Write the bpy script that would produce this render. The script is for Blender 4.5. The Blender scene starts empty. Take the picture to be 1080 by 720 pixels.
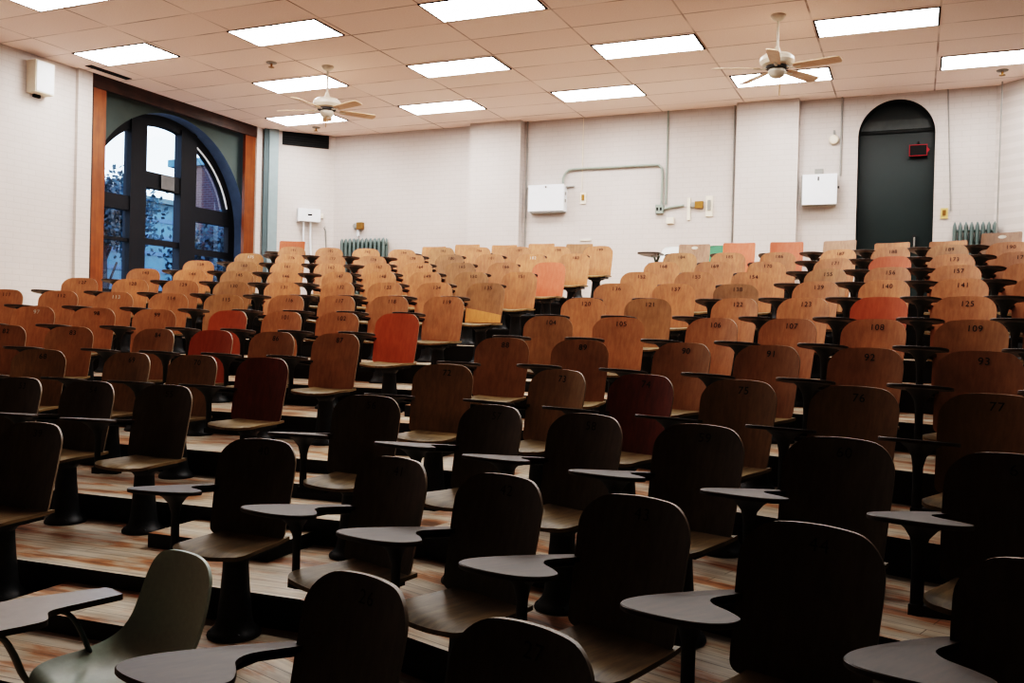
import bpy, bmesh, math, random
from mathutils import Vector, Matrix
random.seed(7)
C = bpy.context.scene.collection
EYE = 1.731                      # height of the camera above the front floor
TH = math.radians(23.8)          # the room's axes are turned against the view
pi = math.pi

# ------------------------------------------------------------------ materials
def new_mat(name):
    m = bpy.data.materials.new(name); m.use_nodes = True
    return m, m.node_tree.nodes, m.node_tree.links, m.node_tree.nodes['Principled BSDF']

def srgb(r, g, b):
    f = lambda c: (c/255/12.92) if c/255 <= .04045 else ((c/255+.055)/1.055)**2.4
    return (f(r), f(g), f(b), 1)

def plain(name, col, rough=.5, metal=0., var=.12, scale=9., bump=.0, spec=.5):
    m, N, L, P = new_mat(name)
    P.inputs['Roughness'].default_value = rough
    P.inputs['Metallic'].default_value = metal
    P.inputs['Specular IOR Level'].default_value = spec
    tc = N.new('ShaderNodeTexCoord'); nz = N.new('ShaderNodeTexNoise')
    nz.inputs['Scale'].default_value = scale; nz.inputs['Detail'].default_value = 5
    L.new(tc.outputs['Object'], nz.inputs['Vector'])
    r = N.new('ShaderNodeValToRGB')
    r.color_ramp.elements[0].position = .3; r.color_ramp.elements[1].position = .72
    r.color_ramp.elements[0].color = tuple(c*(1-var) for c in col[:3])+(1,)
    r.color_ramp.elements[1].color = tuple(min(1, c*(1+var)) for c in col[:3])+(1,)
    L.new(nz.outputs['Fac'], r.inputs['Fac']); L.new(r.outputs['Color'], P.inputs['Base Color'])
    if bump:
        b = N.new('ShaderNodeBump'); b.inputs['Strength'].default_value = bump
        b.inputs['Distance'].default_value = .01
        L.new(nz.outputs['Fac'], b.inputs['Height']); L.new(b.outputs['Normal'], P.inputs['Normal'])
    return m

def wood(name, c1, c2, rough=.42, grain=(26, 26, 2.2), spot=.5, coat=.0):
    """plywood with long grain, blotchy wear; every object gets its own shift"""
    m, N, L, P = new_mat(name)
    tc = N.new('ShaderNodeTexCoord'); oi = N.new('ShaderNodeObjectInfo')
    add = N.new('ShaderNodeVectorMath'); add.operation = 'ADD'
    sc = N.new('ShaderNodeVectorMath'); sc.operation = 'SCALE'; sc.inputs['Scale'].default_value = 37.
    cmb = N.new('ShaderNodeCombineXYZ')
    for i in range(3): L.new(oi.outputs['Random'], cmb.inputs[i])
    L.new(cmb.outputs[0], sc.inputs[0])
    L.new(tc.outputs['Object'], add.inputs[0]); L.new(sc.outputs[0], add.inputs[1])
    mp = N.new('ShaderNodeMapping'); mp.inputs['Scale'].default_value = grain
    L.new(add.outputs[0], mp.inputs['Vector'])
    g = N.new('ShaderNodeTexNoise'); g.inputs['Scale'].default_value = 1.6; g.inputs['Detail'].default_value = 6
    g.inputs['Roughness'].default_value = .65; L.new(mp.outputs[0], g.inputs['Vector'])
    bl = N.new('ShaderNodeTexNoise'); bl.inputs['Scale'].default_value = 5.; bl.inputs['Detail'].default_value = 3
    L.new(add.outputs[0], bl.inputs['Vector'])
    mx = N.new('ShaderNodeMixRGB'); mx.inputs[1].default_value = c1; mx.inputs[2].default_value = c2
    r = N.new('ShaderNodeValToRGB'); r.color_ramp.elements[0].position = .35; r.color_ramp.elements[1].position = .68
    L.new(g.outputs['Fac'], r.inputs['Fac']); L.new(r.outputs['Color'], mx.inputs['Fac'])
    hs = N.new('ShaderNodeHueSaturation')
    mr = N.new('ShaderNodeMapRange'); mr.inputs['From Min'].default_value = .3; mr.inputs['From Max'].default_value = .75
    mr.inputs['To Min'].default_value = 1.1; mr.inputs['To Max'].default_value = 1.1-spot
    L.new(bl.outputs['Fac'], mr.inputs['Value'])
    mr2 = N.new('ShaderNodeMapRange'); mr2.inputs['To Min'].default_value = .86; mr2.inputs['To Max'].default_value = 1.12
    L.new(oi.outputs['Random'], mr2.inputs['Value'])
    ml = N.new('ShaderNodeMath'); ml.operation = 'MULTIPLY'
    L.new(mr.outputs[0], ml.inputs[0]); L.new(mr2.outputs[0], ml.inputs[1])
    L.new(ml.outputs[0], hs.inputs['Value']); L.new(mx.outputs[0], hs.inputs['Color'])
    L.new(hs.outputs[0], P.inputs['Base Color'])
    P.inputs['Roughness'].default_value = rough
    P.inputs['Coat Weight'].default_value = coat; P.inputs['Coat Roughness'].default_value = .25
    return m

def emit(name, col, strength):
    m, N, L, P = new_mat(name)
    P.inputs['Base Color'].default_value = (col[0]*.3, col[1]*.3, col[2]*.3, 1)
    P.inputs['Emission Color'].default_value = col; P.inputs['Emission Strength'].default_value = strength
    return m

def wall_paint(name, col, dark):
    """white paint over brick: faint courses, faint stains"""
    m, N, L, P = new_mat(name)
    tc = N.new('ShaderNodeTexCoord')
    geo = N.new('ShaderNodeSeparateXYZ'); L.new(tc.outputs['Object'], geo.inputs[0])
    sm = N.new('ShaderNodeMath'); sm.operation = 'ADD'
    L.new(geo.outputs[0], sm.inputs[0]); L.new(geo.outputs[1], sm.inputs[1])
    cb = N.new('ShaderNodeCombineXYZ'); L.new(sm.outputs[0], cb.inputs[0]); L.new(geo.outputs[2], cb.inputs[1])
    br = N.new('ShaderNodeTexBrick'); br.inputs['Scale'].default_value = 1.
    br.inputs['Brick Width'].default_value = .22; br.inputs['Row Height'].default_value = .082
    br.inputs['Mortar Size'].default_value = .008; br.inputs['Mortar Smooth'].default_value = .6
    br.inputs['Color1'].default_value = (1, 1, 1, 1); br.inputs['Color2'].default_value = (.97, .97, .97, 1)
    br.inputs['Mortar'].default_value = (.86, .86, .86, 1)
    L.new(cb.outputs[0], br.inputs['Vector'])
    nz = N.new('ShaderNodeTexNoise'); nz.inputs['Scale'].default_value = .8; nz.inputs['Detail'].default_value = 5
    L.new(tc.outputs['Object'], nz.inputs['Vector'])
    r = N.new('ShaderNodeValToRGB'); r.color_ramp.elements[0].color = dark; r.color_ramp.elements[1].color = col
    r.color_ramp.elements[0].position = .2; r.color_ramp.elements[1].position = .55
    L.new(nz.outputs['Fac'], r.inputs['Fac'])
    mx = N.new('ShaderNodeMixRGB'); mx.blend_type = 'MULTIPLY'; mx.inputs['Fac'].default_value = .65
    L.new(r.outputs[0], mx.inputs[1]); L.new(br.outputs['Color'], mx.inputs[2])
    L.new(mx.outputs[0], P.inputs['Base Color'])
    b = N.new('ShaderNodeBump'); b.inputs['Strength'].default_value = .12; b.inputs['Distance'].default_value = .006
    L.new(br.outputs['Fac'], b.inputs['Height']); b.invert = True
    L.new(b.outputs['Normal'], P.inputs['Normal'])
    P.inputs['Roughness'].default_value = .55
    return m

def ceiling_mat():
    m, N, L, P = new_mat('ceiling_tiles')
    tc = N.new('ShaderNodeTexCoord'); sp = N.new('ShaderNodeSeparateXYZ'); L.new(tc.outputs['Object'], sp.inputs[0])
    def line(out, off, cell, w):
        a = N.new('ShaderNodeMath'); a.operation = 'ADD'; a.inputs[1].default_value = -off; L.new(out, a.inputs[0])
        d = N.new('ShaderNodeMath'); d.operation = 'DIVIDE'; d.inputs[1].default_value = cell; L.new(a.outputs[0], d.inputs[0])
        p = N.new('ShaderNodeMath'); p.operation = 'PINGPONG'; p.inputs[1].default_value = .5; L.new(d.outputs[0], p.inputs[0])
        q = N.new('ShaderNodeMath'); q.operation = 'LESS_THAN'; q.inputs[1].default_value = w/cell; L.new(p.outputs[0], q.inputs[0])
        return q
    a = line(sp.outputs[0], -10.0-.6775, 1.355, .011); b = line(sp.outputs[1], 9.4-.33, .66, .011)
    mxl = N.new('ShaderNodeMath'); mxl.operation = 'MAXIMUM'; L.new(a.outputs[0], mxl.inputs[0]); L.new(b.outputs[0], mxl.inputs[1])
    f = N.new('ShaderNodeMath'); f.operation = 'MULTIPLY'; L.new(mxl.outputs[0], f.inputs[0])
    n3 = N.new('ShaderNodeTexNoise'); n3.inputs['Scale'].default_value = 1.7; L.new(tc.outputs['Object'], n3.inputs['Vector'])
    mr = N.new('ShaderNodeMapRange'); mr.inputs['From Min'].default_value = .35; mr.inputs['From Max'].default_value = .65
    mr.inputs['To Min'].default_value = .15; mr.inputs['To Max'].default_value = .8
    L.new(n3.outputs['Fac'], mr.inputs['Value']); L.new(mr.outputs[0], f.inputs[1])
    # tile to tile tint and speckle
    mp = N.new('ShaderNodeMapping'); mp.inputs['Location'].default_value = ((10.6775)/1.355, (-9.07)/.66, 0)
    mp.inputs['Scale'].default_value = (1/1.355, 1/.66, 1); L.new(tc.outputs['Object'], mp.inputs['Vector'])
    fl = N.new('ShaderNodeVectorMath'); fl.operation = 'FLOOR'; L.new(mp.outputs[0], fl.inputs[0])
    wn = N.new('ShaderNodeTexWhiteNoise'); L.new(fl.outputs[0], wn.inputs['Vector'])
    n1 = N.new('ShaderNodeTexNoise'); n1.inputs['Scale'].default_value = 60.; n1.inputs['Detail'].default_value = 3
    L.new(tc.outputs['Object'], n1.inputs['Vector'])
    mm = N.new('ShaderNodeMath'); mm.operation = 'MULTIPLY_ADD'; mm.inputs[1].default_value = .35
    L.new(wn.outputs['Value'], mm.inputs[0]); L.new(n1.outputs['Fac'], mm.inputs[2])
    r = N.new('ShaderNodeValToRGB')
    r.color_ramp.elements[0].position = .3; r.color_ramp.elements[0].color = srgb(238, 214, 207)
    r.color_ramp.elements[1].position = .95; r.color_ramp.elements[1].color = srgb(250, 231, 225)
    L.new(mm.outputs[0], r.inputs['Fac'])
    mx = N.new('ShaderNodeMixRGB'); mx.inputs[2].default_value = srgb(120, 92, 76)
    L.new(f.outputs[0], mx.inputs['Fac']); L.new(r.outputs[0], mx.inputs[1]); L.new(mx.outputs[0], P.inputs['Base Color'])
    P.inputs['Roughness'].default_value = .9
    return m

def floor_mat():
    """boards along the row, pale worn paint rubbed through to orange-brown wood"""
    m, N, L, P = new_mat('worn_floor_boards')
    uv = N.new('ShaderNodeUVMap')
    mp = N.new('ShaderNodeMapping'); mp.inputs['Scale'].default_value = (.75, 2.6, 1); L.new(uv.outputs[0], mp.inputs['Vector'])
    a = N.new('ShaderNodeTexNoise'); a.inputs['Scale'].default_value = 2.1; a.inputs['Detail'].default_value = 6; a.inputs['Roughness'].default_value = .6
    L.new(mp.outputs[0], a.inputs['Vector'])
    r = N.new('ShaderNodeValToRGB'); e = r.color_ramp.elements
    e[0].position = .30; e[0].color = srgb(120, 94, 74); e[1].position = .72; e[1].color = srgb(236, 228, 214)
    x = e.new(.42); x.color = srgb(198, 142, 100); x = e.new(.50); x.color = srgb(218, 200, 178); x = e.new(.57); x.color = srgb(222, 210, 192)
    L.new(a.outputs['Fac'], r.inputs['Fac'])
    mp2 = N.new('ShaderNodeMapping'); mp2.inputs['Scale'].default_value = (1.3, 16, 1); L.new(uv.outputs[0], mp2.inputs['Vector'])
    b = N.new('ShaderNodeTexNoise'); b.inputs['Scale'].default_value = 2.; b.inputs['Detail'].default_value = 4; L.new(mp2.outputs[0], b.inputs['Vector'])
    r2 = N.new('ShaderNodeValToRGB'); r2.color_ramp.elements[0].position = .25; r2.color_ramp.elements[1].position = .6
    r2.color_ramp.elements[0].color = (.55, .52, .5, 1); L.new(b.outputs['Fac'], r2.inputs['Fac'])
    br = N.new('ShaderNodeTexBrick'); br.inputs['Scale'].default_value = 1.; br.inputs['Brick Width'].default_value = 1.9
    br.inputs['Row Height'].default_value = .085; br.inputs['Mortar Size'].default_value = .0025; br.inputs['Mortar Smooth'].default_value = .3
    br.inputs['Color1'].default_value = (1, 1, 1, 1); br.inputs['Color2'].default_value = (.8, .78, .76, 1); br.inputs['Mortar'].default_value = (.18, .15, .12, 1)
    L.new(uv.outputs[0], br.inputs['Vector'])
    m1 = N.new('ShaderNodeMixRGB'); m1.blend_type = 'MULTIPLY'; m1.inputs['Fac'].default_value = .8
    L.new(r.outputs[0], m1.inputs[1]); L.new(r2.outputs[0], m1.inputs[2])
    m2 = N.new('ShaderNodeMixRGB'); m2.blend_type = 'MULTIPLY'; m2.inputs['Fac'].default_value = .9
    L.new(m1.outputs[0], m2.inputs[1]); L.new(br.outputs['Color'], m2.inputs[2])
    L.new(m2.outputs[0], P.inputs['Base Color'])
    P.inputs['Roughness'].default_value = .36
    return m

def glass_mat(name, tint=(.9, .97, 1, 1)):
    m, N, L, P = new_mat(name)
    N.remove(P)
    o = N['Material Output']
    t = N.new('ShaderNodeBsdfTransparent'); t.inputs[0].default_value = tint
    g = N.new('ShaderNodeBsdfGlossy'); g.inputs['Roughness'].default_value = .03
    fz = N.new('ShaderNodeFresnel'); fz.inputs['IOR'].default_value = 1.3
    mx = N.new('ShaderNodeMixShader'); L.new(fz.outputs[0], mx.inputs[0]); L.new(t.outputs[0], mx.inputs[1]); L.new(g.outputs[0], mx.inputs[2])
    L.new(mx.outputs[0], o.inputs[0])
    return m

def brick_mat(name, c1, c2, mortar):
    m, N, L, P = new_mat(name)
    tc = N.new('ShaderNodeTexCoord'); geo = N.new('ShaderNodeSeparateXYZ'); L.new(tc.outputs['Object'], geo.inputs[0])
    sm = N.new('ShaderNodeMath'); sm.operation = 'ADD'; L.new(geo.outputs[0], sm.inputs[0]); L.new(geo.outputs[1], sm.inputs[1])
    cb = N.new('ShaderNodeCombineXYZ'); L.new(sm.outputs[0], cb.inputs[0]); L.new(geo.outputs[2], cb.inputs[1])
    br = N.new('ShaderNodeTexBrick'); br.inputs['Scale'].default_value = 1.; br.inputs['Brick Width'].default_value = .22
    br.inputs['Row Height'].default_value = .08; br.inputs['Mortar Size'].default_value = .008
    br.inputs['Color1'].default_value = c1; br.inputs['Color2'].default_value = c2; br.inputs['Mortar'].default_value = mortar
    L.new(cb.outputs[0], br.inputs['Vector']); L.new(br.outputs['Color'], P.inputs['Base Color']); P.inputs['Roughness'].default_value = .9
    return m

M = {}
M['tan'] = wood('tan_plywood', srgb(188, 130, 92), srgb(168, 110, 76), spot=.32)
M['brown'] = wood('brown_plywood', srgb(166, 120, 84), srgb(146, 101, 69), spot=.34)
M['orange'] = wood('orange_stained_wood', srgb(182, 96, 62), srgb(168, 82, 52), spot=.15)
M['salmon'] = wood('salmon_new_veneer', srgb(210, 118, 90), srgb(200, 104, 76), spot=.12)
M['reddish'] = wood('reddish_brown_wood', srgb(140, 74, 56), srgb(118, 62, 48), spot=.25)
M['greybrown'] = wood('grey_brown_wood', srgb(176, 138, 114), srgb(152, 118, 98), spot=.3)
M['dark'] = wood('nearly_black_shade_wood', srgb(58, 50, 42), srgb(44, 38, 32), spot=.35)  # deepest front-row shade as a wood tone, not assigned
M['shaded'] = wood('front_rows_shade_wood', srgb(112, 97, 80), srgb(92, 79, 64), spot=.35)  # front rows: shade put into the wood colour
M['dimmed'] = wood('fourth_row_shade_wood', srgb(158, 124, 86), srgb(136, 104, 72), spot=.35)  # fourth row: lighter step of the shade put into the colour
M['ply_edge'] = wood('worn_highlit_ply_edge', srgb(160, 144, 124), srgb(132, 116, 98), grain=(6, 90, 6), spot=.4)  # worn ply, paler so the rim carries the light from behind
M['seat'] = wood('worn_seat_wood', srgb(150, 128, 92), srgb(112, 92, 66), grain=(22, 3, 20), rough=.45)
M['tablet'] = wood('dark_writing_board', srgb(76, 59, 47), srgb(54, 43, 35), grain=(30, 4, 20), rough=.46, spot=.3)
M['iron'] = plain('black_cast_iron', (.013, .013, .013, 1), .5, .0, .3, 30, .1)
M['iron_grey'] = plain('dark_grey_iron', (.018, .018, .018, 1), .5, .0, .3, 30, .1)
M['ink'] = plain('black_stencil_paint', (.012, .009, .007, 1), .7)
M['chalk'] = plain('white_stencil_paint', (.72, .66, .58, 1), .8)
M['veneer'] = wood('torn_pale_veneer', srgb(214, 152, 96), srgb(198, 136, 84), spot=.1)
M['wall'] = wall_paint('white_painted_brick', srgb(208, 200, 196), srgb(197, 189, 185))
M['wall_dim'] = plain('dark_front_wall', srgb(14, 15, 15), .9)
M['ceil'] = ceiling_mat()
M['floor'] = floor_mat()
M['riser'] = plain('black_riser_paint', (.012, .010, .009, 1), .6, var=.4, scale=4)
M['diffuser'] = emit('lit_prismatic_diffuser', (1, .985, .965, 1), 9.5)
M['diffuser_fill'] = emit('added_fill_diffuser', (1, .97, .93, 1), 4.2)  # weaker glow for the added front row of panels
M['black'] = plain('black_gap', (.008, .008, .009, 1), .8)
M['white'] = plain('white_enamel', srgb(232, 236, 240), .35, var=.03)
M['white_bright'] = plain('white_board', srgb(240, 244, 250), .3, var=.02)
M['cream'] = plain('cream_plastic', srgb(232, 222, 206), .5, var=.04)
M['yellowed'] = plain('yellowed_plastic', srgb(214, 186, 130), .5)
M['grey'] = plain('grey_steel', srgb(150, 150, 146), .5, var=.08)
M['conduit'] = plain('grey_green_conduit', srgb(150, 160, 152), .5, var=.06)
M['radiator'] = plain('silver_radiator_paint', srgb(106, 120, 118), .4, .2, var=.1)
M['orangewood'] = wood('orange_varnished_trim', srgb(134, 76, 40), srgb(110, 58, 30), grain=(14, 14, 1.2), rough=.35, spot=.3)
M['lintel'] = wood('dark_brown_lintel', srgb(70, 44, 30), srgb(50, 32, 24), grain=(2, 2, 20), rough=.5)
M['spandrel'] = plain('grey_green_plaster', srgb(76, 86, 84), .8, var=.08, scale=3)
M['reveal'] = plain('blue_grey_reveal', srgb(84, 104, 130), .7, var=.08)
M['frame_dark'] = plain('black_window_frame', (.004, .005, .009, 1), .7)
M['glass'] = glass_mat('window_glass')
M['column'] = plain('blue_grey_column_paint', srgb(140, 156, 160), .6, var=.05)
M['column_dark'] = plain('dark_blue_grey_column_face', srgb(84, 100, 104), .6, var=.05)  # darker tone, used on the left strip of the column
M['door'] = plain('dark_green_door', srgb(30, 42, 42), .35, var=.1, scale=2)
M['door_dark'] = plain('black_arch_soffit', srgb(18, 24, 24), .6)
M['transom'] = plain('dim_transom', srgb(60, 68, 68), .25)
M['red'] = emit('red_sign_edge', (1., .03, .06, 1), .055)
M['fan'] = plain('cream_fan_enamel', srgb(214, 204, 190), .35, var=.04)
M['blade'] = wood('pale_fan_blade', srgb(214, 182, 154), srgb(196, 160, 132), grain=(3, 20, 20), spot=.1)
M['brass'] = plain('aged_brass', srgb(150, 110, 60), .4, .5)
M['shell'] = plain('grey_green_fibreglass', srgb(206, 219, 205), .34, var=.05, scale=60)
M['shell_white'] = plain('white_plastic_shell', srgb(238, 240, 236), .4, var=.03)
M['shell_green'] = plain('green_plastic_shell', srgb(84, 142, 112), .4, var=.05)
M['laminate'] = plain('grey_laminate', srgb(118, 110, 106), .3, var=.1, scale=20)
M['laminate_edge'] = plain('dark_laminate_edge', srgb(70, 56, 46), .4)
M['tube'] = plain('grey_green_steel_tube', srgb(74, 84, 74), .4, .3, var=.1)
M['paper'] = plain('taped_paper', srgb(112, 112, 112), .8)
M['brick'] = brick_mat('dark_red_brick', srgb(70, 48, 54), srgb(58, 42, 50), srgb(84, 80, 88))
M['siding'] = plain('pale_blue_siding', srgb(84, 112, 128), .7, var=.15, scale=2)
M['leaf'] = plain('blue_green_leaves', srgb(26, 54, 66), .6, var=.6, scale=3)
M['bark'] = plain('dark_bark', srgb(50, 46, 48), .9)
M['ground'] = plain('dusky_lawn', srgb(50, 70, 70), .9, var=.3)

# ------------------------------------------------------------------ mesh building
class MB:
    def __init__(s): s.v = []; s.f = []; s.mi = []; s.uv = {}
    def add(s, vs, fs, mi=0):
        o = len(s.v); s.v += [tuple(v) for v in vs]
        for f in fs: s.f.append([i+o for i in f]); s.mi.append(mi)
        return s
    def box(s, c, d, mi=0, rz=0., M4=None):
        x, y, z = (k/2 for k in d)
        vs = [Vector((a*x, b*y, e*z)) for a in (-1, 1) for b in (-1, 1) for e in (-1, 1)]
        R = M4 if M4 else Matrix.Rotation(rz, 3, 'Z')
        vs = [R @ v + Vector(c) for v in vs]
        return s.add(vs, [(0, 1, 3, 2), (4, 6, 7, 5), (0, 4, 5, 1), (2, 3, 7, 6), (0, 2, 6, 4), (1, 5, 7, 3)], mi)
    def prism(s, poly, fz0, fz1, mi=0):
        """poly of (x,y); fz0/fz1 heights or functions of (x,y)"""
        g = lambda f, p: f(*p) if callable(f) else f
        n = len(poly)
        vs = [(p[0], p[1], g(fz0, p)) for p in poly]+[(p[0], p[1], g(fz1, p)) for p in poly]
        fs = [list(range(n))[::-1], [n+i for i in range(n)]]+[(i, (i+1) % n, n+(i+1) % n, n+i) for i in range(n)]
        return s.add(vs, fs, mi)
    def rings(s, rings, mi=0, cap=True, closed=False):
        n = len(rings[0]); vs = [p for r in rings for p in r]; fs = []
        m = len(rings)
        for j in range(m if closed else m-1):
            k = (j+1) % m
            for i in range(n): fs.append((j*n+i, j*n+(i+1) % n, k*n+(i+1) % n, k*n+i))
        if cap and not closed: fs += [list(range(n))[::-1], [(m-1)*n+i for i in range(n)]]
        return s.add(vs, fs, mi)
    def lathe(s, prof, n=24, c=(0, 0, 0), mi=0, sx=1., sy=1.):
        return s.rings([[(c[0]+r*sx*math.cos(2*pi*i/n), c[1]+r*sy*math.sin(2*pi*i/n), c[2]+z) for i in range(n)] for r, z in prof], mi)
    def tube(s, path, r, n=10, mi=0, flat=1.):
        P = [Vector(p) for p in path]; rs = []; up = Vector((0, 0, 1)); prev = None
        for i, p in enumerate(P):
            d = (P[min(i+1, len(P)-1)]-P[max(i-1, 0)]).normalized()
            a = d.cross(up if abs(d.z) < .95 else Vector((1, 0, 0))) if prev is None else prev-d*prev.dot(d)
            a.normalize(); b = d.cross(a); prev = a
            rs.append([tuple(p+a*r*math.cos(2*pi*k/n)+b*r*flat*math.sin(2*pi*k/n)) for k in range(n)])
        return s.rings(rs, mi)
    def slab(s, G, H, mi=0, rim=None):
        """closed sheet between two equal point grids"""
        a, b = len(G), len(G[0]); vs = [p for r in G for p in r]+[p for r in H for p in r]; o = a*b; fs = []; ms = []
        ix = lambda i, j: i*b+j
        for i in range(a-1):
            for j in range(b-1):
                fs.append((ix(i, j), ix(i, j+1), ix(i+1, j+1), ix(i+1, j)))
                fs.append((o+ix(i, j), o+ix(i+1, j), o+ix(i+1, j+1), o+ix(i, j+1)))
        ring = [ix(0, j) for j in range(b)]+[ix(i, b-1) for i in range(1, a)]+[ix(a-1, j) for j in range(b-2, -1, -1)]+[ix(i, 0) for i in range(a-2, 0, -1)]
        for k in range(len(ring)):
            p, q = ring[k], ring[(k+1) % len(ring)]; fs.append((q, p, o+p, o+q))
        s.add(vs, fs, mi)
        if rim is not None: s.mi[-len(ring):] = [rim]*len(ring)
        return s
    def mesh(s, name, mats, sharp=38.):
        me = bpy.data.meshes.new(name); me.from_pydata(s.v, [], s.f)
        for m in (mats if isinstance(mats, (list, tuple)) else [mats]): me.materials.append(M[m] if isinstance(m, str) else m)
        for p, k in zip(me.polygons, s.mi): p.material_index = k
        bm = bmesh.new(); bm.from_mesh(me)
        bmesh.ops.recalc_face_normals(bm, faces=bm.faces)
        for f in bm.faces: f.smooth = True
        for e in bm.edges:
            if len(e.link_faces) == 2 and e.calc_face_angle(0) > math.radians(sharp): e.smooth = False
        bm.to_mesh(me); bm.free()
        return me
    def build(s, name, mats, parent=None, sharp=38.):
        o = bpy.data.objects.new(name, s.mesh(name, mats, sharp)); C.objects.link(o)
        if parent: o.parent = parent
        return o

def tag(o, label=None, cat=None, group=None, kind=None):
    for k, v in (('label', label), ('category', cat), ('group', group), ('kind', kind)):
        if v: o[k] = v
    return o
def empty(name, loc=(0, 0, 0), rz=0.):
    o = bpy.data.objects.new(name, None); o.empty_display_size = .1; C.objects.link(o)
    o.location = loc; o.rotation_euler = (0, 0, rz); return o
def room(o, kind='structure'):
    o.rotation_euler.z = -TH
    if kind: o['kind'] = kind
    return o
def RP(rt, rn, z):              # room frame -> world (z measured from the eye)
    c, s = math.cos(TH), math.sin(TH)
    return Vector((rt*c+rn*s, -rt*s+rn*c, z+EYE))
def spline(pts, n=6, closed=True):
    out = []; m = len(pts)
    rng = range(m) if closed else range(m-1)
    for i in rng:
        g = (lambda k: pts[k % m]) if closed else (lambda k: pts[max(0, min(m-1, k))])
        p0, p1, p2, p3 = (g(i+k) for k in (-1, 0, 1, 2))
        for j in range(n):
            t = j/n
            out.append(tuple(.5*((2*b)+(-a+c)*t+(2*a-5*b+4*c-d)*t*t+(-a+3*b-3*c+d)*t**3) for a, b, c, d in zip(p0, p1, p2, p3)))
    if not closed: out.append(tuple(pts[-1]))
    return out

# ------------------------------------------------------------------ the seating plan
AL, AC, AR = .02066, .34774, .72135                       # directions the three banks face
D0 = {'L': 3.53741, 'C': 1.88977, 'R': .73888}
ANG = {'L': AL, 'C': AC, 'R': AR}
PITCH = .61284
HS = [-.8509, -.6952, -.5394, -.3743, -.2134, -.028, .1642, .3604, .5532, .7385, .9246, 1.1141, 1.3046, 1.425]
FL = [h-.88+EYE for h in HS]                               # tread heights
def DD(b, r): return D0[b]+.94986*r-.00303*r*r
def nrm(b): a = ANG[b]; return Vector((math.sin(a), math.cos(a))), Vector((math.cos(a), -math.sin(a)))
def spot(b, r, u):
    n, t = nrm(b); return n*DD(b, r)+t*u
BK = {'C': .11, 'R': .065, 'L': .10}
def isect(n1, d1, n2, d2):
    det = n1.x*n2.y-n1.y*n2.x
    return Vector(((d1*n2.y-d2*n1.y)/det, (n1.x*d2-n2.x*d1)/det))
nL, tL = nrm('L'); nC, tC = nrm('C'); nR, tR = nrm('R')
RT = Vector((math.cos(TH), -math.sin(TH))); RNv = Vector((math.sin(TH), math.cos(TH)))
WL, WR, WB, WF = -11.3, 1.95, 14.75, -2.6                  # the walls, in room axes
def poly(r):                                               # the front edge of tread r
    e = {b: DD(b, r-1)-BK[b] for b in 'LCR'}
    a = isect(nL, e['L'], RT, WL); k1 = isect(nL, e['L'], nC, e['C']); k2 = isect(nC, e['C'], nR, e['R']); z = isect(nR, e['R'], RT, WR)
    if k1.dot(RT) < WL: a = k1 = isect(nC, e['C'], RT, WL)
    return [a, k1, k2, z]

# floor: one stepped structure, treads and risers
def build_floor():
    mb = MB(); uvs = []
    def quad(ps, mi, t, n, o=Vector((0, 0))):
        mb.add(ps, [tuple(range(len(ps)))], mi)
        uvs.append([((Vector(p[:2])-o).dot(t)+n.x*3.1, (Vector(p[:2])-o).dot(n)*1.+p[2]*1.0) for p in ps])
    T = [(tL, nL), (tC, nC), (tR, nR)]
    rows = {r: poly(r) for r in range(1, 14)}
    for r in range(1, 14):
        A = rows[r]; z = FL[r]; zl = FL[r-1] if r > 1 else 0.
        B = rows[r+1] if r < 13 else [RT*WL+RNv*WB, RT*(-7.5)+RNv*WB, RT*(-3.)+RNv*WB, RT*WR+RNv*WB]
        NN = [nL, (nL+nC).normalized(), (nC+nR).normalized(), nR]
        fr = [a-v*.012 for a, v in zip(A, NN)]; bh = [a+v*.012 for a, v in zip(A, NN)]
        if (A[0]-A[1]).length < 1e-4: fr[0] = fr[1] = A[1]-nC*.012; bh[0] = bh[1] = A[1]+nC*.012
        for k in range(3):
            t, n = T[k]
            p, q = A[k], A[k+1]
            if (p-q).length > 1e-4:
                quad([(*q, z-.025), (*p, z-.025), (*bh[k], zl), (*bh[k+1], zl)], 1, t, n)
                quad([(*fr[k], z), (*fr[k+1], z), (*fr[k+1], z-.025), (*fr[k], z-.025)], 1, t, n)
                quad([(*fr[k], z-.025), (*fr[k+1], z-.025), (*q, z-.025), (*p, z-.025)], 1, t, n)
            ps = [(*fr[k], z), (*fr[k+1], z), (*(B[k+1]+NN[k+1]*.03), z), (*(B[k]+NN[k]*.03), z)]
            if (p-q).length <= 1e-4: ps = ps[1:]
            quad(ps, 0, t, n)
    A = rows[1]; f = [RT*WL+RNv*WF, RT*WR+RNv*WF]
    quad([(f[0].x, f[0].y, 0), (f[1].x, f[1].y, 0), (A[3].x, A[3].y+.03, 0), (A[2].x, A[2].y+.03, 0), (A[1].x, A[1].y+.03, 0), (A[0].x, A[0].y+.03, 0)], 0, tC, nC)
    me = bpy.data.meshes.new('floor'); me.from_pydata(mb.v, [], mb.f)
    me.materials.append(M['floor']); me.materials.append(M['riser'])
    for p, k in zip(me.polygons, mb.mi): p.material_index = k
    ul = me.uv_layers.new(name='UVMap')
    for p, u in zip(me.polygons, uvs):
        for li, q in zip(p.loop_indices, u): ul.data[li].uv = q
    o = bpy.data.objects.new('floor', me); C.objects.link(o); o['kind'] = 'structure'
build_floor()

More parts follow.
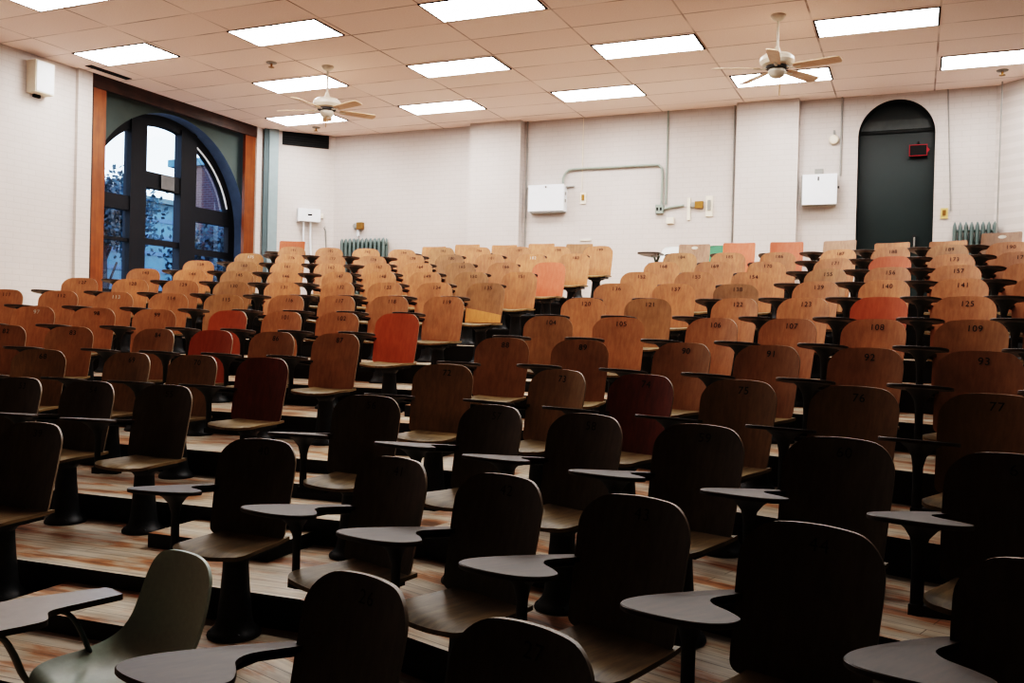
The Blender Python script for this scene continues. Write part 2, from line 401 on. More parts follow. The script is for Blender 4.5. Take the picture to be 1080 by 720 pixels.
# half steps in the aisle: one low wooden block against each riser
CRU = {2: -2.6425, 3: -2.5696, 4: -2.5094, 5: -2.4384, 6: -2.368, 7: -2.3131, 8: -2.2384, 9: -2.1708, 10: -2.0938, 11: -2.0266, 12: -1.98}
CLU = {2: -4.0796, 3: -4.0095, 4: -3.9355, 5: -3.8841, 6: -3.7985, 7: -3.7519, 8: -3.6679, 9: -3.6009, 10: -3.524, 11: -3.456, 12: -3.354}
def half_step(i, r):
    n, t = nC, tC; e = DD('C', r)-BK['C']                    # riser up to tread r+1
    z0, z1 = FL[r], (FL[r]+FL[r+1])/2
    u0, u1 = CLU[r]+.34, CRU[r]-.30
    me = bpy.data.meshes.new('trim'); vs = []; fs = []; ms = []; uv = []
    P = lambda u, d, z: (n.x*d+t.x*u, n.y*d+t.y*u, z)
    vs = [P(u, d, z) for z in (z0, z1) for (u, d) in ((u0, e-.44), (u1, e-.44), (u1, e+.004), (u0, e+.004))]
    fs = [(4, 5, 6, 7), (0, 1, 5, 4), (1, 2, 6, 5), (3, 0, 4, 7)]
    me.from_pydata(vs, [], fs); me.materials.append(M['floor']); me.materials.append(M['riser'])
    for p in me.polygons: p.material_index = 0 if p.index == 0 else 1
    ul = me.uv_layers.new(name='UVMap')
    for p in me.polygons:
        for li, vi in zip(p.loop_indices, p.vertices):
            v = vs[vi]; ul.data[li].uv = (v[0]*t.x+v[1]*t.y+r*.7, v[0]*n.x+v[1]*n.y+v[2])
    o = bpy.data.objects.new('trim_%d' % i, me); C.objects.link(o); o['kind'] = 'structure'
for i, r in enumerate(range(2, 12)): half_step(i+1, r)

# ------------------------------------------------------------------ tablet-arm chair
# local axes: +x to the right seen from the stage, -y forward, origin on the tread under the top of the back
def back_y(x, z, hw=.22): return -(.88-z)*.215-.75*x*x
def back_mesh(flat=False):
    zt, zb = (.88, .425); W = .22 if not flat else .215; c = .105 if not flat else .022; cb = .035
    zs = [zb+cb*(1-math.cos(a*pi/2/5)) for a in range(6)]+[zb+cb+(zt-c-zb-cb)*k/7 for k in range(1, 8)]+[zt-c+c*math.sin(a*pi/2/8) for a in range(1, 9)]
    def hw(z):
        w = W*(.945+.055*min(1, (z-zb)/.28))
        if z > zt-c: w -= c-math.sqrt(max(0, c*c-(z-(zt-c))**2))
        if z < zb+cb: w -= cb-math.sqrt(max(0, cb*cb-((zb+cb)-z)**2))
        return w
    G, H = [], []; th = .015
    for z in zs:
        r1, r2 = [], []
        for j in range(15):
            s = -1+2*j/14; s = math.sin(s*pi/2)*.35+s*.65; x = s*hw(z)
            zz = z-(0 if flat else .42*x*x*max(0, (z-.70)/.18))
            y = back_y(x, zz)
            r1.append((x, y, zz)); r2.append((x*.985 if abs(s) > .99 else x, y+th, zz))
        G.append(r1); H.append(r2)
    mb = MB(); mb.slab(G, H, rim=1); return mb

def seat_mesh():
    G, H = [], []; cx = .03; c = .075; d0, d1 = .085, .468
    ds = [d0+(d1-c-d0)*k/6 for k in range(7)]+[d1-c+c*math.sin(a*pi/2/7) for a in range(1, 8)]
    for d in ds:
        w = .185+.025*(d-d0)/(d1-d0)
        if d > d1-c: w -= c-math.sqrt(max(0, c*c-(d-(d1-c))**2))
        r1, r2 = [], []
        for j in range(13):
            s = -1+2*j/12; x = cx+s*w
            z = .437-.010*(1-s*s)-.016*max(0, (d-.38)/.088)**2+.006*max(0, (.16-d)/.08)
            r1.append((x, -d, z)); r2.append((x, -d, z-.017))
        G.append(r1); H.append(r2)
    mb = MB(); mb.slab(G, H); return mb

def tab_z(x, y): return .645-.1*y
TABLET = spline([(-.318, -.545), (-.328, -.43), (-.298, -.25), (-.262, -.11), (-.232, -.03), (-.196, -.03), (-.197, -.10), (-.205, -.24), (-.165, -.315), (-.085, -.365),
                 (-.022, -.425), (-.022, -.515), (-.075, -.58), (-.17, -.608), (-.265, -.602)], 5)
def tablet_mesh():
    mb = MB(); n = len(TABLET)
    ins = [((x+.18)*.985-.18, (y+.40)*.985-.40) for x, y in TABLET]
    top = [(x, y, tab_z(x, y)) for x, y in ins]; e1 = [(x, y, tab_z(x, y)-.003) for x, y in TABLET]
    e2 = [(x, y, tab_z(x, y)-.014) for x, y in TABLET]; bot = [(x, y, tab_z(x, y)-.017) for x, y in ins]
    mb.rings([top, e1, e2, bot]); return mb
def post_mesh():
    mb = MB(); N = 20; px, py = -.205, -.375
    def el(cx, cy, rx, ry, zf): return [(cx+rx*math.cos(2*pi*i/N), cy+ry*math.sin(2*pi*i/N), zf(cx+rx*math.cos(2*pi*i/N), cy+ry*math.sin(2*pi*i/N))) for i in range(N)]
    R = [el(px, py, .023, .013, lambda x, y: .352), el(px, py, .021, .012, lambda x, y: .50), el(px, py, .022, .014, lambda x, y: .565),
         el(px+.006, py-.01, .030, .030, lambda x, y: tab_z(x, y)-.072), el(px+.014, py-.024, .050, .056, lambda x, y: tab_z(x, y)-.042),
         el(px+.020, py-.036, .070, .082, lambda x, y: tab_z(x, y)-.026), el(px+.024, py-.042, .080, .10, lambda x, y: tab_z(x, y)-.0165)]
    mb.rings(R)
    # rib under the arm strip back to the chair
    mb.tube([(px+.01, py+.05, tab_z(0, py+.05)-.032), (-.24, -.2, tab_z(0, -.2)-.028), (-.218, -.06, tab_z(0, -.06)-.026)], .011, 8)
    return mb
def pedestal_mesh():
    mb = MB()
    mb.lathe([(.122, 0), (.125, .008), (.122, .018), (.108, .03), (.09, .05), (.08, .085), (.074, .14), (.066, .22), (.06, .30), (.058, .345), (.075, .365), (.08, .385)], 28, (.03, -.24, 0), sx=.98)
    for a in (.8, 2.35, 3.9, 5.5): mb.lathe([(.009, .016), (.009, .03), (.004, .034)], 8, (.03+.104*math.cos(a), -.24+.104*math.sin(a), 0))
    return mb
def seat_frame_mesh():
    mb = MB()
    mb.prism([(.03-.15, -.12), (.03+.15, -.12), (.03+.17, -.40), (.03-.17, -.40)], .392, .4165)
    mb.prism([(.03-.085, -.15), (.03+.085, -.15), (.03+.085, -.34), (.03-.085, -.34)], .372, .392)
    mb.prism([(-.225, -.40), (-.08, -.36), (-.08, -.31), (-.225, -.345)], .355, .39)      # arm out to the tablet post
    return mb
def back_bracket_mesh():
    mb = MB()
    for x in (-.13, .13):
        xs = x+.0
        mb.tube([(xs*.8+.02, -.16, .395), (xs, -.095, .405), (xs, -.07, .45), (xs, back_y(xs, .60)+.026, .60), (xs, back_y(xs, .70)+.022, .70)], .012, 8)
    return mb

CH = {'backrest': back_mesh().mesh('backrest', ['tan', 'ply_edge']), 'flat': back_mesh(True).mesh('backrest_flat', ['salmon', 'ply_edge']), 'seat': seat_mesh().mesh('seat', 'seat'),
      'writing_tablet': tablet_mesh().mesh('writing_tablet', 'tablet'), 'tablet_post': post_mesh().mesh('tablet_post', 'iron'),
      'pedestal': pedestal_mesh().mesh('pedestal', 'iron_grey'), 'seat_frame': seat_frame_mesh().mesh('seat_frame', 'iron'), 'back_bracket': back_bracket_mesh().mesh('back_bracket', 'iron')}

def number_mesh(txt, mat):
    cu = bpy.data.curves.new('seat_number', 'FONT'); cu.body = txt; cu.size = .056; cu.align_x = 'CENTER'; cu.space_character = 1.12
    ob = bpy.data.objects.new('seat_number', cu); C.objects.link(ob)
    dg = bpy.context.evaluated_depsgraph_get(); dg.update()
    me = bpy.data.meshes.new_from_object(ob.evaluated_get(dg)); bpy.data.objects.remove(ob); bpy.data.curves.remove(cu)
    me.name = 'seat_number'
    for v in me.vertices:
        x = v.co.x*1.08+.012; z = v.co.y+.805
        v.co = (x, back_y(x, z)-.004, z)
    me.materials.clear(); me.materials.append(M[mat]); return me

ORD = ['zeroth', 'first', 'second', 'third', 'fourth', 'fifth', 'sixth', 'seventh', 'eighth', 'ninth', 'tenth', 'eleventh', 'twelfth', 'thirteenth', 'fourteenth']
COLW = {'tan': 'tan', 'brown': 'brown', 'orange': 'bright orange', 'salmon': 'pale salmon', 'reddish': 'reddish brown', 'greybrown': 'grey brown', 'dark': 'near-black', 'shaded': 'dark olive-brown', 'dimmed': 'umber brown'}
SPECIAL = {(6, 'l', 1): 'orange', (6, 'l', 4): 'orange', (5, 'l', 3): 'orange', (7, 'r', 5): 'orange', (10, 'l', 1): 'salmon', (10, 'r', 5): 'orange', (4, 'l', 1): 'reddish', (4, 'r', 3): 'reddish',
           (12, 'r', 1): 'greybrown', (12, 'r', 2): 'salmon', (12, 'r', 3): 'salmon', (12, 'r', 4): 'greybrown', (12, 'r', 5): 'tan', (12, 'r', 6): 'tan', (12, 'r', 7): 'greybrown', (13, 'l', 6): 'orange'}
BLANK = {(6, 'l', 1), (6, 'l', 4), (5, 'l', 3), (7, 'r', 5), (10, 'l', 1), (10, 'r', 5), (4, 'l', 1)}
CHALK = {(7, 'l', 7), (6, 'l', 7), (11, 'l', 2), (11, 'l', 9)}
proto = {}
def chair(r, side, k, b, u, flat=False, dz=0., lean=0., where=None):
    p = spot(b, r, u)
    kind = 'flat' if flat else 'std'
    col = SPECIAL.get((r, side, k)) or ('shaded' if r <= 3 else 'dimmed' if r == 4 else 'brown' if r == 5 else 'tan' if (r*7+k*3+(side == 'l')) % 5 else 'brown')  # dimness of the front rows is put into the wood colour
    if kind not in proto:
        t = empty('tablet_arm_chair')
        parts = {}
        for nm in ('pedestal', 'seat_frame', 'seat', 'back_bracket', 'backrest', 'tablet_post', 'writing_tablet'):
            me = CH['flat'] if (flat and nm == 'backrest') else CH[nm]
            o = bpy.data.objects.new(nm, me); C.objects.link(o); o.parent = t; parts[nm] = o
        proto[kind] = (t, parts)
    else:
        t0, p0 = proto[kind]
        t = t0.copy(); C.objects.link(t); parts = {}
        for nm, o0 in p0.items():
            o = o0.copy(); C.objects.link(o); o.parent = t; parts[nm] = o
    t.location = (p.x, p.y, FL[r]); t.rotation_euler = (0, 0, -ANG[b])
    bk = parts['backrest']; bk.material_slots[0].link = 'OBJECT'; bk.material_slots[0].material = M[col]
    bk.location.z = dz; bk.rotation_euler = (-lean, 0, 0) if lean else (0, 0, 0)
    if lean: bk.location.y = .0+.43*math.sin(lean)*-1
    wing = 'right bank' if side == 'r' else 'left bank'
    if where: lab = where
    else: lab = '%s wooden tablet-arm chair, %s seat %s of the aisle, %s row from the front' % (COLW[col], ORD[k], 'right' if side == 'r' else 'left', ORD[r])
    tag(t, lab[0].upper()+lab[1:], 'chair', 'tablet-arm chairs in the '+wing)
    n = 16*r+8+k-1 if side == 'r' else 16*r+8-k
    if not flat and (r, side, k) not in BLANK:
        me = number_mesh(str(n), 'chalk' if (r, side, k) in CHALK else 'ink')
        o = bpy.data.objects.new('seat_number', me); C.objects.link(o); o.parent = t
        if lean or dz: o.parent = bk
    if flat and (r, side, k) in ((12, 'r', 1), (12, 'r', 7), (12, 'r', 4)):
        mb = MB(); N = 14
        if k != 4:
            mb.add([(.045*math.cos(2*pi*i/N), back_y(0, .83+.02*math.sin(2*pi*i/N))-.003, .83+.02*math.sin(2*pi*i/N)) for i in range(N)], [tuple(range(N))])
            o = mb.build('number_plate', 'chalk', bk); o['label'] = 'worn whitish number plate'
    if (r, side, k) == (8, 'l', 1):
        mb = MB(); G, H = [], []
        for i in range(13):
            x = -.205+.41*i/12; zt = .60-.16*(i/12)*.45; zb = .445
            G.append([(x, back_y(x, z)-.003, z) for z in [zb+(zt-zb)*q/5 for q in range(6)]])
            H.append([(x, back_y(x, z)+.002, z) for z in [zb+(zt-zb)*q/5 for q in range(6)]])
        mb.slab(G, H); o = mb.build('veneer_patch', 'veneer', t); o['label'] = 'paler strip of torn veneer across the lower backrest'
    return t

# rows: offsets along the row line for the left wing, centre-left, centre-right and right wing
OFF = {(1, 'R'): -2.6147, (2, 'C'): -4.0796, (2, 'X'): -2.6425, (2, 'R'): -2.9301, (3, 'C'): -4.6224, (3, 'X'): -2.5696, (3, 'R'): -3.2252, (4, 'C'): -5.1612, (4, 'X'): -2.5094, (4, 'L'): -3.9308, (4, 'R'): -3.5219,
       (5, 'C'): -5.7226, (5, 'X'): -2.4384, (5, 'L'): -4.1594, (5, 'R'): -3.1966, (6, 'C'): -5.637, (6, 'X'): -2.368, (6, 'L'): -4.9972, (6, 'R'): -3.4844, (7, 'C'): -5.5904, (7, 'X'): -2.3131, (7, 'L'): -5.8347, (7, 'R'): -3.7748,
       (8, 'C'): -5.5064, (8, 'X'): -2.2384, (8, 'L'): -5.4391, (8, 'R'): -3.4418, (9, 'C'): -6.0523, (9, 'X'): -2.1708, (9, 'L'): -5.0549, (9, 'R'): -3.7275, (10, 'C'): -5.9753, (10, 'X'): -2.0938, (10, 'L'): -4.6631, (10, 'R'): -4.0154,
       (11, 'C'): -6.5201, (11, 'X'): -2.0266, (11, 'L'): -4.2322, (11, 'R'): -4.3157}
SLOT = {1: dict(R=(1, 2)), 2: dict(C=(0,), X=(0,), R=(0, 1, 2, 3, 4)), 3: dict(C=(-1, 0, 1), X=(0,), R=(0, 1, 2, 3, 4)), 4: dict(L=(-1, 0), C=(0, 1, 2), X=(0,), R=(0, 1, 2, 3, 4)),
        5: dict(L=(-1, 0), C=(0, 1, 2, 3), X=(0, 1), R=(0, 1, 2, 3, 4)), 6: dict(L=(0, 1, 2), C=(0, 1, 2, 3), X=(0, 1), R=(0, 1, 2, 3, 4)), 7: dict(L=(0, 1, 2, 3, 4), C=(0, 1, 2, 3), X=(0, 1), R=(0, 1, 2, 3, 4)),
        8: dict(L=(0, 1, 2, 3, 4), C=(0, 1, 2, 3), X=(0, 1, 2), R=(0, 1, 2, 3)), 9: dict(L=(0, 1, 2, 3), C=(0, 1, 2, 3, 4), X=(0, 1, 2), R=(0, 1, 2, 3)), 10: dict(L=(0, 1, 2, 3), C=(0, 1, 2, 3, 4), X=(0, 1, 2), R=(0, 1, 2, 3)),
        11: dict(L=(0, 1, 2, 3), C=(1, 2, 3, 4, 5), X=(0, 1, 2), R=(0, 1, 2, 3))}
for r, d in SLOT.items():
    left = [('L', OFF[(r, 'L')]+PITCH*s) for s in d.get('L', ())]+[('C', OFF[(r, 'C')]+PITCH*s) for s in d.get('C', ())]
    for k, (b, u) in enumerate(reversed(left)): chair(r, 'l', k+1, b, u)
    right = [('C', OFF[(r, 'X')]+PITCH*s) for s in d.get('X', ())]+[('R', OFF[(r, 'R')]+PITCH*s) for s in d.get('R', ())]
    for k, (b, u) in enumerate(right): chair(r, 'r', k+1 if r > 1 else k+3, b, u, where=None if r > 1 else
        ('Dark wooden tablet-arm chair alone at the bottom edge, front row, beside the grey plastic chair' if k == 0 else 'Dark wooden tablet-arm chair cut by the bottom edge, front row, right of centre'))
for k, (b, u) in enumerate([('C', -3.354), ('C', -3.984), ('C', -4.59), ('C', -5.231), ('C', -5.828), ('L', -2.069), ('L', -2.644), ('L', -3.234), ('L', -3.825)]): chair(12, 'l', k+1, b, u)
for k, (b, u, dz) in enumerate([('C', -1.981, .008), ('C', -1.374, .02), ('C', -.751, .025), ('R', -4.655, .01), ('R', -3.995, -.05), ('R', -3.339, -.06), ('R', -2.76, .01)]): chair(12, 'r', k+1, b, u, True, dz)
for k, (b, u, dz, ln) in enumerate([('C', -3.886, .0, .05), ('C', -4.506, .01, -.04), ('C', -5.128, -.005, .06), ('C', -5.769, .01, .03), ('C', -6.36, -.02, .0), ('L', -4.056, .05, 0.)]): chair(13, 'l', k+1, b, u, True, dz)

# ------------------------------------------------------------------ moulded plastic chairs
def shell_mesh(th=.011):
    st = [(-.186, .80, .060, .004), (-.186, .796, .105, .012), (-.185, .785, .140, .018), (-.182, .765, .166, .022), (-.177, .735, .186, .026), (-.168, .68, .200, .034), (-.155, .61, .206, .042), (-.135, .54, .210, .05), (-.095, .48, .216, .055), (-.03, .448, .224, .05),
          (.06, .438, .23, .04), (.15, .442, .228, .032), (.215, .446, .215, .02), (.245, .436, .195, .008), (.258, .418, .17, 0.)]
    fine = spline(st, 3, False); G, H = [], []
    for i, (f, z, w, cu) in enumerate(fine):
        a = fine[max(0, i-1)]; b = fine[min(len(fine)-1, i+1)]
        d = Vector((b[0]-a[0], b[1]-a[1])); d.normalize(); n = Vector((-d.y, d.x))       # towards the sitter
        r1, r2 = [], []
        for j in range(17):
            s = -1+2*j/16; x = s*w; c = cu*abs(s)**2.6
            P = Vector((f, z))+n*c; Q = P-n*th
            r1.append((x, -P.x, P.y)); r2.append((x, -Q.x, Q.y))
        G.append(r1); H.append(r2)
    mb = MB(); mb.slab(G, H); return mb
def shell_chair(name, label, loc, rz, mat, tablet=True):
    t = empty(name, loc, rz); tag(t, label, 'chair')
    shell_mesh().build('shell', mat, t, 50)
    for sx in (-1, 1):
        for (fy, ty) in ((-.15, -.22), (.10, .20)):
            MB().tube([(sx*.14, fy, .425), (sx*.17, fy, .40), (sx*.215, ty, .012), (sx*.215, ty, 0.)], .011, 10).build('leg', 'tube', t)
        MB().tube([(sx*.15, -.16, .415), (sx*.15, .11, .415)], .010, 8).build('seat_rail', 'tube', t)
    if tablet:
        O = [(.0, .0)]
        # right hand of the sitter is -x seen from the front
        pts = [(-.195, .045), (-.215, .055), (-.30, .055), (-.32, .03), (-.35, -.09), (-.385, -.27), (-.40, -.50), (-.385, -.62), (-.33, -.65), (-.15, -.64), (-.085, -.58), (-.08, -.38), (-.078, -.27), (-.10, -.235), (-.16, -.21), (-.182, -.17), (-.19, -.05)]
        mb = MB(); sp = spline(pts, 4); mb.rings([[(x, y, .648) for x, y in sp], [(x, y, .628) for x, y in sp]])
        # two-tone: laminate top, dark edge
        o = mb.build('writing_tablet', ['laminate', 'laminate_edge'], t)
        for p in o.data.polygons: p.material_index = 0 if abs(p.normal.z) > .5 and p.center.z > .64 else 1
        MB().tube(spline([(-.26, -.24, .624), (-.255, -.18, .624), (-.245, -.12, .612), (-.235, -.08, .56), (-.215, -.04, .45), (-.20, -.02, .40), (-.14, -.02, .402)], 4, False), .017, 10, flat=.5).build('tablet_support', 'tube', t)
        MB().tube(spline([(-.12, -.50, .624), (-.125, -.42, .624), (-.135, -.36, .61), (-.17, -.31, .54), (-.225, -.25, .43), (-.235, -.20, .39), (-.14, -.10, .402)], 4, False), .017, 10, flat=.5).build('tablet_support', 'tube', t)
    return t
ang = math.atan2(-.76, -.65)                     # heading of the front plastic chair; its forward is local -y
shell_chair('plastic_desk_chair', 'Pale grey-green moulded plastic chair with grey writing tablet, standing in front of the left aisle', (-1.205, 2.975, FL[1]), ang+pi/2, 'shell')
w = spot('C', 12, -2.36)
shell_chair('plastic_desk_chair', 'White plastic chair with a grey tablet, at the back of the aisle against the wall', (w.x+nC.x*.42, w.y+nC.y*.42, FL[13]), -AC, 'shell_white')
w = spot('C', 12, -1.70)
shell_chair('plastic_chair', 'Green plastic chair squeezed between two flat-backed chairs in the last row right of aisle', (w.x+nC.x*.33, w.y+nC.y*.33, FL[13]), -AC+.05, 'shell_green', False)

# ------------------------------------------------------------------ room shell (room axes, turned as one)
ZC = 3.72+EYE
def arch_wall(name, u0, u1, z0, z1, uc, rad, zs, zb, plane, depth, face, mats, N=28):
    """upright panel with an arch-topped opening; plane(u,d,z) maps to room axes; reveal of given depth"""
    mb = MB(); A = [(uc+rad*math.cos(pi-pi*i/N), zs+rad*math.sin(pi*i/N)) for i in range(N+1)]
    P = lambda u, z, d=0.: plane(u, d, z)
    def quad(a, b, c, d): mb.add([P(*a), P(*b), P(*c), P(*d)], [(0, 1, 2, 3)], 0)
    quad((u0, z0), (uc-rad, z0), (uc-rad, z1), (u0, z1)); quad((uc+rad, z0), (u1, z0), (u1, z1), (uc+rad, z1))
    for i in range(N): quad(A[i], A[i+1], (A[i+1][0], z1), (A[i][0], z1))
    if zb > z0: quad((uc-rad, z0), (uc+rad, z0), (uc+rad, zb), (uc-rad, zb))
    L = [(uc-rad, zb)]+A+[(uc+rad, zb)]
    for i in range(len(L)-1):
        a, b = L[i], L[i+1]; mb.add([P(*a), P(*b), P(b[0], b[1], depth), P(a[0], a[1], depth)], [(0, 1, 2, 3)], 1)
    return room(mb.build(name, mats, None, 25))
E3 = EYE
backp = lambda u, d, z: (u, WB+d, z)
arch_wall('wall_back', -10.33, .98, 0, ZC, -.34, .53, 3.10+E3, FL[13], backp, .28, 1, ['wall', 'door_dark'])
def quadwall(name, a, b, mat, z0=0., z1=ZC):
    return room(MB().add([(a[0], a[1], z0), (b[0], b[1], z0), (b[0], b[1], z1), (a[0], a[1], z1)], [(0, 1, 2, 3)]).build(name, mat))
quadwall('wall_back_left', (-11.3, 13.74), (-10.33, WB), 'wall')
quadwall('wall_back_right', (.98, WB), (WR, 13.78), 'wall')
quadwall('wall_right', (WR, 13.78), (WR, WF), 'wall_dim')
quadwall('wall_front', (WR, WF), (WL, WF), 'wall_dim')
# left wall with the big recessed window
mb = MB()
J0, J1 = 9.88, 13.56
for (a, b, z0, z1) in ((WF, J0, 0, ZC), (J1, 13.74, 0, ZC), (J0, J1, 0, .30+E3)):
    mb.add([(WL, a, z0), (WL, b, z0), (WL, b, z1), (WL, a, z1)], [(0, 1, 2, 3)])
room(mb.build('wall_left', 'wall'))
SP = -11.45; UC, ZS, RAD = 11.76, 1.72+E3, 1.84
leftp = lambda u, d, z: (SP-d, u, z)
arch_wall('wall_left_recess', J0, J1, .30+E3, ZC, UC-.02, 1.80, ZS, .45+E3, leftp, .30, 1, ['spandrel', 'reveal'], 40)
room(MB().add([(-11.6, -3, ZC), (2.2, -3, ZC), (2.2, 15.2, ZC), (-11.6, 15.2, ZC)], [(0, 3, 2, 1)]).build('ceiling', 'ceil'))
# pilasters on the back wall and strips on the left wall
for i, (a, b) in enumerate(((-7.34, -6.36), (-2.66, -1.72))):
    room(MB().box(((a+b)/2, WB-.09, (FL[13]+ZC)/2), (b-a, .18, ZC-FL[13])).build('trim_%d' % (20+i), 'wall'))
room(MB().box((WL+.03, 9.75, ZC/2), (.06, .25, ZC)).build('trim_22', 'wall'))
room(MB().box((WL+.03, 13.64, ZC/2), (.07, .14, ZC)).build('trim_23', 'wall'))
# wood surround of the window recess
mb = MB(); mb.box((WL+.005, J0+.135, (.3+E3+ZC)/2), (.06, .27, ZC-.3-E3)); room(mb.build('trim_24', 'orangewood'))
mb = MB(); mb.box((WL+.005, J1-.135, (.3+E3+ZC)/2), (.06, .27, ZC-.3-E3)); room(mb.build('trim_25', 'orangewood'))
mb = MB(); mb.box((WL+.015, (J0+J1)/2, ZC-.10), (.08, J1-J0, .20)); room(mb.build('trim_26', 'lintel'))
mb = MB(); mb.box((WL+.03, (J0+J1)/2, .30+E3), (.16, J1-J0, .06)); room(mb.build('trim_27', 'lintel'))
mb = MB(); mb.box((WL+.02, J0+.012, (.3+E3+ZC)/2), (.07, .024, ZC-.3-E3)); room(mb.build('trim_28', 'lintel'))

# window joinery
win = empty('window_1', (0, 0, 0), -TH); win['kind'] = 'structure'
FX = -11.75; GR = 1.62
def arc_z(u, R=GR): return ZS+math.sqrt(max(0, R*R-(u-UC)**2))
mb = MB(); N = 40
ro = [(UC+1.95*math.cos(pi*i/N), ZS+1.95*math.sin(pi*i/N)) for i in range(N+1)]; ri = [(UC+GR*math.cos(pi*i/N), ZS+GR*math.sin(pi*i/N)) for i in range(N+1)]
ro = [(UC+1.95, .4+E3)]+ro+[(UC-1.95, .4+E3)]; ri = [(UC+GR, .4+E3)]+ri+[(UC-GR, .4+E3)]
mb.rings([[(FX+.05, o[0], o[1]), (FX-.06, o[0], o[1]), (FX-.06, i[0], i[1]), (FX+.05, i[0], i[1])] for o, i in zip(ro, ri)])
mb.build('arch_frame', 'frame_dark', win, 25)
def bar(name, u0, u1, z0, z1, d=.12, parent=win, off=0.):
    return MB().box((FX+off, (u0+u1)/2, (z0+z1)/2+E3), (d, u1-u0, z1-z0)).build(name, 'frame_dark', parent)
bar('mullion', 11.03, 11.36, .4, 3.40, .16); bar('mullion', 12.13, 12.50, .4, 3.38, .16)
bar('transom_bar', 10.1, 11.03, 1.85, 2.08); bar('transom_bar', 11.36, 12.13, 2.28, 2.55); bar('transom_bar', 12.50, 13.4, 1.86, 2.11)
bar('meeting_rail', 10.1, 11.03, 1.345, 1.40, .09); bar('meeting_rail', 11.36, 12.13, 1.345, 1.44, .09); bar('meeting_rail', 12.50, 13.4, 1.265, 1.375, .09)
bar('sill_rail', 10.0, 13.5, .40, .56, .14)
def pane(u0, u1, z0, z1, arched=False):
    n = 14
    bot = [(u0+(u1-u0)*i/n, z0+E3) for i in range(n+1)]
    top = [(u, min(arc_z(u), 99)) if arched else (u, z1+E3) for u, _ in bot]
    mb = MB(); ps = bot+top[::-1]; m = len(ps)
    mb.add([(FX-.02, u, z) for u, z in ps], [tuple(range(m))]); return mb.build('pane', 'glass', win)
for (u0, u1, tz, rail, a) in ((10.14, 11.03, (2.08, 1.85), (1.40, 1.345), 1), (11.36, 12.13, (2.55, 2.28), (1.44, 1.345), 1), (12.50, 13.37, (2.11, 1.86), (1.375, 1.265), 1)):
    pane(u0, u1, tz[0], 0, True); pane(u0, u1, rail[0], tz[1]); pane(u0, u1, .56, rail[1])
# white inner stop of the arched right hand pane
mb = MB(); A = [i for i in range(2, 20)]
path = [(FX+.055, UC+(GR+.0)*math.cos(a), ZS+(GR+.0)*math.sin(a)) for a in [pi*.09+pi*.27*i/16 for i in range(17)]]
mb.tube(path, .016, 6); mb.build('glazing_stop', 'white', win)
o = MB().box((0, 0, .115), (.004, .30, .23)).build('paper_notice', 'paper'); o.location = RP(FX+.09, 11.82, 2.30); o.rotation_euler.z = -TH
tag(o, 'Small grey paper sheet taped on the window frame below the top centre pane', 'paper')

# steel column in the corner, dark vent on the angled wall
dv = Vector((-10.33+11.3, WB-13.74)); dv.normalize(); nv = Vector((dv.y, -dv.x))       # along and into the room
def CP(s, d, z): q = Vector((-11.3, 13.74))+dv*s+nv*d; return (q.x, q.y, z+E3)
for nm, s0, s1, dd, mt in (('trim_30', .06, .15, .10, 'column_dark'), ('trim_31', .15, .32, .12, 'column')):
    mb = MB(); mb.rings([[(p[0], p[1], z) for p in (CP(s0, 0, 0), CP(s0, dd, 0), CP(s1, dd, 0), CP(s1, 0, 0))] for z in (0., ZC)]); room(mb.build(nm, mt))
def chamfer_box(mb, s0, s1, d0, d1, z0, z1, mi=0):
    ps = [CP(s0, d0, 0), CP(s0, d1, 0), CP(s1, d1, 0), CP(s1, d0, 0)]
    mb.rings([[(p[0], p[1], z0+E3) for p in ps], [(p[0], p[1], z1+E3) for p in ps]], mi); return mb
# things on walls get an Empty at their lower edge; parts are given in room axes and carried back
def rthing(name, label, cat, rt, rn, z, group=None, rz=0.):
    t = empty(name, RP(rt, rn, z), -TH+rz); tag(t, label, cat, group); return t
t = empty('air_vent', (0, 0, 0), -TH); tag(t, 'Dark wide air vent under the ceiling in the back left corner', 'vent')
chamfer_box(MB(), .40, 1.27, .0, .03, 3.47, 3.715).build('grille', 'black', t)
for i in range(5): chamfer_box(MB(), .42, 1.25, .03, .04, 3.49+.044*i, 3.50+.044*i).build('louvre', 'door_dark', t)
t = empty('wall_heater_box', (0, 0, 0), -TH); tag(t, 'White metal control box with two pipes below, on the angled back left wall', 'control box')
chamfer_box(MB(), .70, 1.12, .0, .16, 2.04, 2.28).build('case', 'white', t)
chamfer_box(MB(), .88, .96, .16, .165, 2.15, 2.18).build('display', 'black', t)
for s in (.82, .95): MB().tube([CP(s, .06, 2.05), CP(s, .06, 1.75), CP(s+.02, .06, 1.40)], .018, 8).build('pipe', 'white', t)
chamfer_box(MB(), 1.14, 1.19, .0, .05, 2.13, 2.22).build('switch', 'cream', t)
o = room(MB().tube([CP(1.24, .015, 1.97), CP(1.22, .02, 1.95), CP(1.25, .015, 1.90), CP(1.27, .015, 1.40)], .012, 6).build('wall_cable', 'grey'), None)
tag(o, 'Thin grey cable running down the angled wall beside the control box', 'cable')

